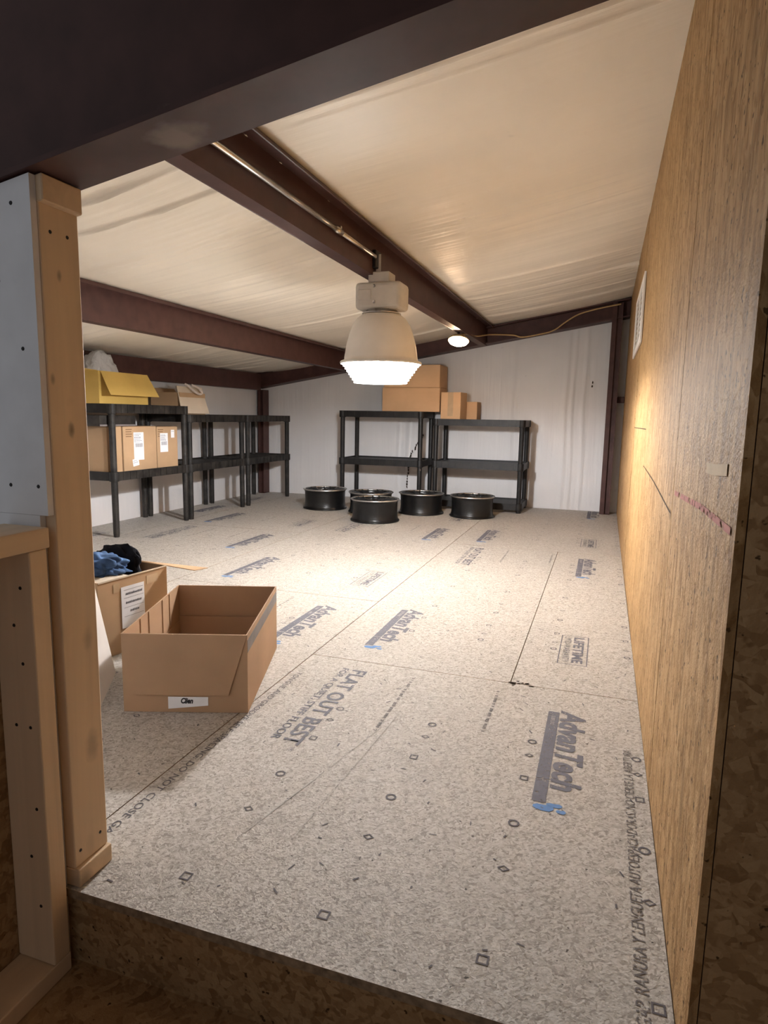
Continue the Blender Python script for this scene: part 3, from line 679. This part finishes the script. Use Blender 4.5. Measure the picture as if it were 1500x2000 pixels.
u1 = shelf_unit('dusty black plastic shelf unit holding the yellow box and labelled boxes', (XS, 4.315, 0), R(90), [MID, (.918, .985)], 'plastic_dusty')
u2 = shelf_unit('dusty black plastic shelf unit between the loaded unit and the corner unit', (XS, 5.247, 0), R(90), [MID, (.850, .915)], 'plastic_dusty')
u3 = shelf_unit('empty black plastic shelf unit at the corner of the side wall', (XS, 6.222, 0), R(90), [MID, (.852, .916)], 'plastic_dusty')
ua = shelf_unit('taller black plastic shelf unit on the back wall with two stacked boxes', (-2.22, 6.675, 0), 0, [(.418, .484), (.918, .983)], 'plastic')
ub = shelf_unit('black plastic shelf unit with a floor-level tray on the back wall', (-1.195, 6.675, 0), 0, [(.03, .095), (.422, .490), (.850, .915)], 'plastic')

# ================================================================== CARDBOARD BOXES
def closed_box(name, label, loc, rz, w, d, h, mat, tape=True, extra=None):
    """w along local x, d along local y, origin at base centre"""
    t = thing(name, label, 'box', loc, rz)
    MB().box((-w / 2, -d / 2, 0), (w / 2, d / 2, h - .003)).build('body', mat, t, bev=.003)
    for s in (-1, 1): MB().box((-w / 2 + .001, s * .0008 if s > 0 else -d / 2 + .001, h - .003), (w / 2 - .001, d / 2 - .001 if s > 0 else -.0008, h)).build('flap', mat, t)
    if tape:
        tp = MB(); tp.box((-w / 2 - .0006, -.024, h), (w / 2 + .0006, .024, h + .0006)); tp.box((w / 2, -.024, h - .055), (w / 2 + .0006, .024, h)); tp.box((-w / 2 - .0006, -.024, h - .055), (-w / 2, .024, h)); tp.build('tape', 'tape', t)
    return t
def label_sheet(t, me_rows, loc, rot, W, H, barcode=True, seed=1):
    p = MB().box((0, 0, 0), (W, H, .0008)).build('shipping_label', 'paper', t, loc=loc, rot=rot); rr = random.Random(seed); mb = MB()
    y = H - .012
    for n_ in range(me_rows):
        h = rr.choice((.004, .006, .003)); x = .006
        while x < W * rr.uniform(.5, .9):
            d = rr.uniform(.006, .016); mb.quad([(x, y - h, 0), (x + d, y - h, 0), (x + d, y, 0), (x, y, 0)]); x += d + .003
        y -= h + rr.uniform(.006, .010)
    if barcode:
        x = W * .15
        while x < W * .85:
            d = rr.uniform(.0012, .003); mb.quad([(x, y - .030, 0), (x + d, y - .030, 0), (x + d, y, 0), (x, y, 0)]); x += d + rr.uniform(.0012, .003)
    mb.build('label_print', 'grey_ink', p, loc=(0, 0, .0011)); return p
# boxes on the loaded unit: +x faces the room
RX = (R(90), 0, R(90))       # sheet lying in the plane x = const, text up
DECK = .475
def printed(t, x, y, z, n=4):
    mb = MB()
    for k in range(n): mb.quad([(0, -k * .018, 0), (.07 - .006 * (k % 2), -k * .018, 0), (.07 - .006 * (k % 2), -k * .018 + .006, 0), (0, -k * .018 + .006, 0)])
    mb.build('printed_lines', 'brown_ink', t, loc=(x, y, z), rot=RX)
b1 = closed_box('cardboard_box', 'labelled cardboard box on the shelf with a loose tag below its label', (-3.632, 4.238, DECK), 0, .36, .385, .343, 'card', False)
label_sheet(b1, 6, (0.1805, -.078, .082), RX, .115, .215, True, 3); label_sheet(b1, 2, (0.1808, -.092, .033), (R(90), R(-8), R(90)), .07, .055, False, 4); printed(b1, 0.1812, -.165, .318)
b2 = closed_box('cardboard_box', 'labelled cardboard box with a small corner sticker on the shelf', (-3.632, 4.575, DECK), 0, .36, .268, .338, 'card', False)
label_sheet(b2, 5, (0.1805, -.098, .13), RX, .10, .155, True, 5); label_sheet(b2, 1, (0.1805, .045, .245), RX, .045, .065, False, 6); printed(b2, 0.1812, -.125, .312)
b3 = closed_box('cardboard_box', 'plain cardboard box at the near end of the shelf beside the jamb', (-3.632, 3.955, DECK), 0, .355, .155, .345, 'card', False)
t = thing('plastic_tray', 'dark grey shallow plastic tray lying on the shelved boxes', 'tray', (-3.63, 3.985, DECK + .3475))
mb = MB(); w_, d_, h_ = .19, .19, .078
mb.box((-w_, -d_, 0), (w_, d_, .008)); mb.box((-w_, -d_, .008), (-w_ + .006, d_, h_)); mb.box((w_ - .006, -d_, .008), (w_, d_, h_)); mb.box((-w_ + .006, -d_, .008), (w_ - .006, -d_ + .006, h_)); mb.box((-w_ + .006, d_ - .006, .008), (w_ - .006, d_, h_))
mb.build('body', 'plastic_dusty', t); MB().box((w_, -d_, .0), (w_ + .004, d_, .012)).build('base_rim', 'tape_grey', t)

def flap_box(name, label, loc, rz, w, d, h, mat, flaps, inner=None, cat='box'):
    """open box, walls 4 mm; flaps: list of (quad points local, material)"""
    t = thing(name, label, cat, loc, rz); k = .004
    mb = MB(); mb.box((-w / 2, -d / 2, 0), (w / 2, d / 2, k)); mb.box((-w / 2, -d / 2, k), (-w / 2 + k, d / 2, h)); mb.box((w / 2 - k, -d / 2, k), (w / 2, d / 2, h)); mb.box((-w / 2 + k, -d / 2, k), (w / 2 - k, -d / 2 + k, h)); mb.box((-w / 2 + k, d / 2 - k, k), (w / 2 - k, d / 2, h))
    mb.build('body', mat, t)
    for q, mt in flaps: MB().slab(q, .0035).build('flap', mt, t)
    return t
# yellow box on top of the loaded unit
w_, d_, h_ = .33, .53, .232
yb = flap_box('yellow_cardboard_box', 'open yellow cardboard box with a drooping side flap on the shelf top', (-3.62, 4.085, .9858), 0, w_, d_, h_, 'card_yel',
    [([(w_ / 2 + .003, -d_ / 2 + .02, h_), (w_ / 2 + .10, -d_ / 2 + .005, .062), (w_ / 2 + .10, d_ / 2 + .01, .062), (w_ / 2 + .003, d_ / 2 - .005, h_)], 'card_yel'),
     ([(-w_ / 2 + .01, -d_ / 2, h_), (w_ / 2 - .01, -d_ / 2, h_), (w_ / 2 - .06, -d_ / 2 - .12, h_ + .01), (-w_ / 2 + .02, -d_ / 2 - .12, h_ + .02)], 'card_yel'),
     ([(-w_ / 2, d_ / 2 - .01, h_), (-w_ / 2, -d_ / 2 + .01, h_), (-w_ / 2 + .04, -d_ / 2 + .01, h_ + .01), (-w_ / 2 + .04, d_ / 2 - .01, h_ + .01)], 'card_yel')])
def lump(name, mat, label, cat, loc, size, seed, amp=.25, fr=3.0, sub=4, parent=None, flat=0, fold=0.0):
    bm = bmesh.new(); bmesh.ops.create_icosphere(bm, subdivisions=sub, radius=1)
    for v in bm.verts:
        n = v.co.normalized(); q = n * fr + Vector((seed, seed * .7, seed * 1.3))
        r = 1 + amp * noise.noise(q) + amp * .6 * noise.noise(q * 2.1) + fold * (abs(noise.noise(q * 1.6)) - .25) * 1.6
        p = n * r
        if flat and p.z < -flat: p.z = -flat
        v.co = Vector((p.x * size[0], p.y * size[1], (p.z + (flat if flat else 0)) * size[2]))
    me = bpy.data.meshes.new(name); bm.to_mesh(me); bm.free()
    o = link(name, me, mat, parent, loc, smooth=True)
    if parent is None: tag(o, label, cat)
    return o
lump('plastic_bag', 'bag', 'clear plastic bag heaped in the yellow box', 'bag', (-3.63, 4.03, .991), (.115, .17, .250), 4.2, .16, 3.5, 4, flat=.55)
# pale box on the middle unit
w_, d_, h_ = .30, .38, .20
pb = flap_box('cardboard_box', 'open pale-lined cardboard box with tented flap on the middle shelf unit', (-3.66, 5.025, .9035), R(0), w_, d_, h_, 'card',
    [([(w_ / 2 - .03, -d_ / 2 + .005, h_ + .055), (w_ / 2 + .045, -d_ / 2 - .035, .02), (w_ / 2 + .045, d_ / 2, .02), (w_ / 2 - .03, d_ / 2 - .01, h_ + .055)], 'card_pale'),
     ([(-w_ / 2, d_ / 2 - .01, h_), (-w_ / 2, -d_ / 2 + .01, h_), (-w_ / 2 - .03, -d_ / 2 + .01, h_ + .04), (-w_ / 2 - .03, d_ / 2 - .01, h_ + .04)], 'card')])
# pale strap looped over that box
o = MB().tube(catmull([(-3.525, 4.93, 1.178), (-3.505, 4.95, 1.165), (-3.485, 5.0, 1.125), (-3.478, 5.06, 1.10), (-3.48, 5.12, 1.105), (-3.50, 5.10, 1.15), (-3.525, 5.03, 1.176)], 6), .011, 8).build('carry_strap', 'rag', smooth=True); tag(o, 'pale looped strap hanging over the pale-lined box', 'strap')
# boxes on the back units
TA, TB = .9836, .915 - .012
ba = closed_box('cardboard_box', 'long brown cardboard box, lower of the stack on the back shelf', (-1.932, 6.72, TA), 0, .62, .33, .245, 'card_orange', False)
bb = closed_box('cardboard_box', 'brown cardboard box, upper of the stack on the back shelf', (-1.925, 6.715, TA + .2465), 0, .60, .33, .228, 'card_orange', False)
bc = closed_box('cardboard_box', 'small upright taped cardboard box on the lower back shelf unit', (-1.482, 6.60, TB), R(-7), .21, .20, .278, 'card_orange', False)
MB().box((-.03, -.1008, .04), (.028, -.1, .277)).build('tape', 'tape', bc); 
bd_ = closed_box('cardboard_box', 'low brown cardboard box behind the small upright taped box', (-1.335, 6.80, TB), 0, .15, .20, .19, 'card_orange', False)

# near floor boxes
ang = math.atan2(.128, .368); ux, uy = math.cos(ang), math.sin(ang)
W1, D1, H1 = .388, .578, .255
fcx, fcy = (-1.004 - 1.372) / 2, (1.689 + 1.561) / 2
cx, cy = fcx - uy * D1 / 2, fcy + ux * D1 / 2
k = .004; a, d = W1 / 2, D1 / 2
bx = thing('cardboard_box', 'large open brown cardboard box with a handwritten label, on the loft floor', 'box', (cx, cy, 0), ang)
mb = MB(); mb.box((-a, -d, .001), (a, d, .005)); mb.box((-a, -d, .005), (-a + k, d, H1)); mb.box((a - k, -d, .005), (a, d, H1)); mb.box((-a + k, -d, .005), (a - k, -d + k, H1)); mb.box((-a + k, d - k, .005), (a - k, d, H1)); mb.build('body', 'card_red', bx)
MB().slab([(-a, -d - .002, H1), (-a + .035, -d - .008, .060), (a - .06, -d - .008, .060), (a, -d - .002, H1)], .0035).build('flap', 'card_red', bx)
MB().box((-a + .006, d - .016, .02), (a - .006, d - .0125, H1 * .52)).build('flap', 'card_red', bx)
MB().box((-a + .0045, -d + .02, .02), (-a + .008, d - .02, H1 * .45)).build('flap', 'card_red', bx)
MB().box((a, -d + .002, H1 - .058), (a + .0008, d - .004, H1 - .018)).build('grey_band', 'tape_grey', bx)
for y in (-.14, -.06, .08, .16): MB().box((-a + k, y, .13), (-a + k + .003, y + .003, H1 - .002)).build('crease', 'card_red', bx)
lb = MB().quad([(0, 0, 0), (.125, .012, 0), (.125, .040, 0), (0, .040, 0)]).build('paper_label', 'paper', bx, loc=(-.055, -d - .0012, .012), rot=(R(90), 0, 0))
link('handwriting', text_mesh('Clien', .038, .019, .25, .05), 'ink', lb, (.040, .018, .0004))
o = lump('crumpled_rag', 'rag', 'pale crumpled rag inside the large open box', 'rag', (cx + ux * .10 + uy * .20, cy + uy * .10 - ux * .20, .006), (.075, .07, .125), 2.1, .22, 2.0, 4, flat=.6)
# second box with the packing label
h2 = .30
q0 = Vector((-1.739, 1.87, 0)); q1 = Vector((-1.695, 2.213, 0)); uu = (q1 - q0).normalized(); nn = Vector((-uu.y, uu.x, 0))
an2 = math.atan2(uu.y, uu.x); L2 = (q1 - q0).length; D2 = .42
b2_ = thing('cardboard_box', 'tan cardboard box with a white packing list, jeans lying on it', 'box', (q0.x, q0.y, 0), an2)
mb = MB(); mb.box((0, 0, .001), (L2, D2, .005)); mb.box((0, 0, .005), (k, D2, h2)); mb.box((L2 - k, 0, .005), (L2, D2, h2)); mb.box((k, 0, .005), (L2 - k, k, h2)); mb.box((k, D2 - k, .005), (L2 - k, D2, h2)); mb.build('body', 'card', b2_)
MB().slab([(.005, .006, h2 - .002), (.16, .006, h2 - .004), (.16, D2 - .01, h2 - .004), (.005, D2 - .01, h2 - .002)], .0035).build('flap', 'card_pale', b2_)
MB().slab([(L2, .004, h2), (L2 + .03, -.125, h2 - .012), (L2 + .15, -.09, h2 - .03), (L2 + .01, .16, h2)], .003).build('flap', 'card', b2_)
MB().box((.002, -.0028, h2 - .004), (L2 - .002, -.0003, h2 + .0015)).build('rolled_edge', 'card_pale', b2_)
inv = Matrix.Translation((-q0.x, -q0.y, 0)); rot = Matrix.Rotation(-an2, 4, 'Z')
def loc2(p): return rot @ (inv @ Vector(p))
A_ = Vector((-1.742, 1.862, .282)); B_ = Vector((-1.512, 1.69, .058)); C_ = Vector((-1.43, 1.515, .006)); D_ = Vector((-1.72, 1.70, .235))
MB().slab([loc2(A_), loc2(D_), loc2(C_), loc2(B_)], .0035).build('flap', 'card_white', b2_)
pl = MB().box((0, 0, 0), (.115, .165, .0008)).build('packing_list', 'paper', b2_, loc=(.105, -.0015, .095), rot=(R(90), R(0), 0))
mb = MB(); rr = random.Random(11)
for y in (.150, .118, .080, .045): mb.quad([(.012, y, 0), (.11, y, 0), (.11, y + .0012, 0), (.012, y + .0012, 0)])
for y, x0, x1 in ((.130, .02, .10), (.095, .02, .095), (.060, .04, .08)):
    x = x0
    while x < x1: d__ = rr.uniform(.002, .005); mb.quad([(x, y, 0), (x + d__, y, 0), (x + d__ + .0015, y + rr.uniform(.006, .011), 0), (x + .0015, y + .008, 0)]); x += d__ + .001
mb.build('list_print', 'grey_ink', pl, loc=(0, 0, .0012))
for x, w__ in ((.07, .03), (.235, .06)): MB().box((x, -.0012, h2 - .055), (x + w__, -.0004, h2 - .02)).build('tape', 'tape', b2_)
# clothes
lump('blue_jeans', 'denim', 'crumpled blue jeans on the tan box', 'clothes', (-1.89, 2.02, h2 - .001), (.125, .10, .055), 6.3, .20, 1.7, 5, flat=.35, fold=.30)
lump('black_garment', 'blackcloth', 'black garment bundled behind the blue jeans on the tan box', 'clothes', (-1.90, 2.170, h2 - .05), (.115, .036, .10), 9.7, .18, 1.8, 4, flat=.35, fold=.25)

# ================================================================== WHEEL RIMS
def wheel_rim():
    t = thing('wheel_rim', 'bare black alloy wheel rim with bright lip lying flat on the floor', 'wheel rim', group='wheel rims lying in front of the back shelves')
    prof = [(.218, .0), (.222, .006), (.220, .014), (.208, .018), (.208, .030), (.204, .042), (.201, .085), (.202, .125), (.203, .150), (.203, .170), (.205, .178), (.212, .186), (.212, .190),
            (.204, .190), (.199, .176), (.195, .150), (.193, .085), (.196, .040), (.203, .016), (.210, .004), (.212, .0)]
    MB().lathe(prof, 48, True).build('barrel', 'wheel', t, smooth=True)
    MB().lathe([(.2125, .1885), (.2145, .1885), (.2205, .193), (.2215, .197), (.218, .2005), (.209, .2005), (.200, .196), (.198, .1915)], 48, True).build('rim_lip', 'lip', t, smooth=True)
    hub = MB().lathe([(.0001, .166), (.030, .166), (.030, .172), (.062, .170), (.070, .160), (.070, .135), (.0001, .135)], 28).build('hub', 'spoke', t, smooth=False, loc=(0, 0, .012))
    MB().lathe([(.0001, .180), (.020, .179), (.029, .174), (.029, .166), (.0001, .166)], 24).build('centre_cap', 'wheel', hub, smooth=True)
    lg = MB().lathe([(.0001, .1725), (.008, .1725), (.008, .170), (.0001, .170)], 10).mesh('lug_hole')
    for k in range(5): link('lug_hole', lg, 'wheel', hub, (.048 * math.cos(k * 1.2566), .048 * math.sin(k * 1.2566), .0))
    sp = MB()
    sp.hexa([(.060, -.015, .138), (.130, -.008, .148), (.130, .008, .148), (.060, .015, .138)], [(.060, -.012, .168), (.130, -.006, .174), (.130, .006, .174), (.060, .012, .168)])
    for s in (-1, 1):
        sp.hexa([(.122, -.007 + s * .002, .150), (.198, -.006 + s * .032, .168), (.198, .006 + s * .032, .168), (.122, .007 + s * .002, .150)],
                [(.122, -.005 + s * .002, .175), (.198, -.005 + s * .032, .189), (.198, .005 + s * .032, .189), (.122, .005 + s * .002, .175)])
    sm = sp.mesh('spoke')
    for k in range(8): link('spoke', sm, 'spoke', t, (0, 0, .009), (0, 0, k * math.pi / 4 + .2))
    return t
wheel0 = wheel_rim()
for i, (x, y, rz, s) in enumerate([(-1.916, 5.451, .1, 1), (-1.155, 6.078, .6, .97), (-1.66, 6.083, .3, 1), (-2.641, 5.986, .9, 1), (-2.13, 5.935, .45, 1)]):
    o = wheel0 if i == 0 else copy_tree(wheel0)
    o['label'] = ['black alloy wheel rim farthest out from the back shelves', 'black alloy wheel rim nearest the orange board wall', 'black alloy wheel rim before the gap between the two back shelf units', 'black alloy wheel rim nearest the shelves of the side wall', 'black alloy wheel rim hemmed in between the other rims'][i]
    o.location = (x, y, 0.0005); o.rotation_euler = (0, 0, rz); o.scale = (s, s, 1)
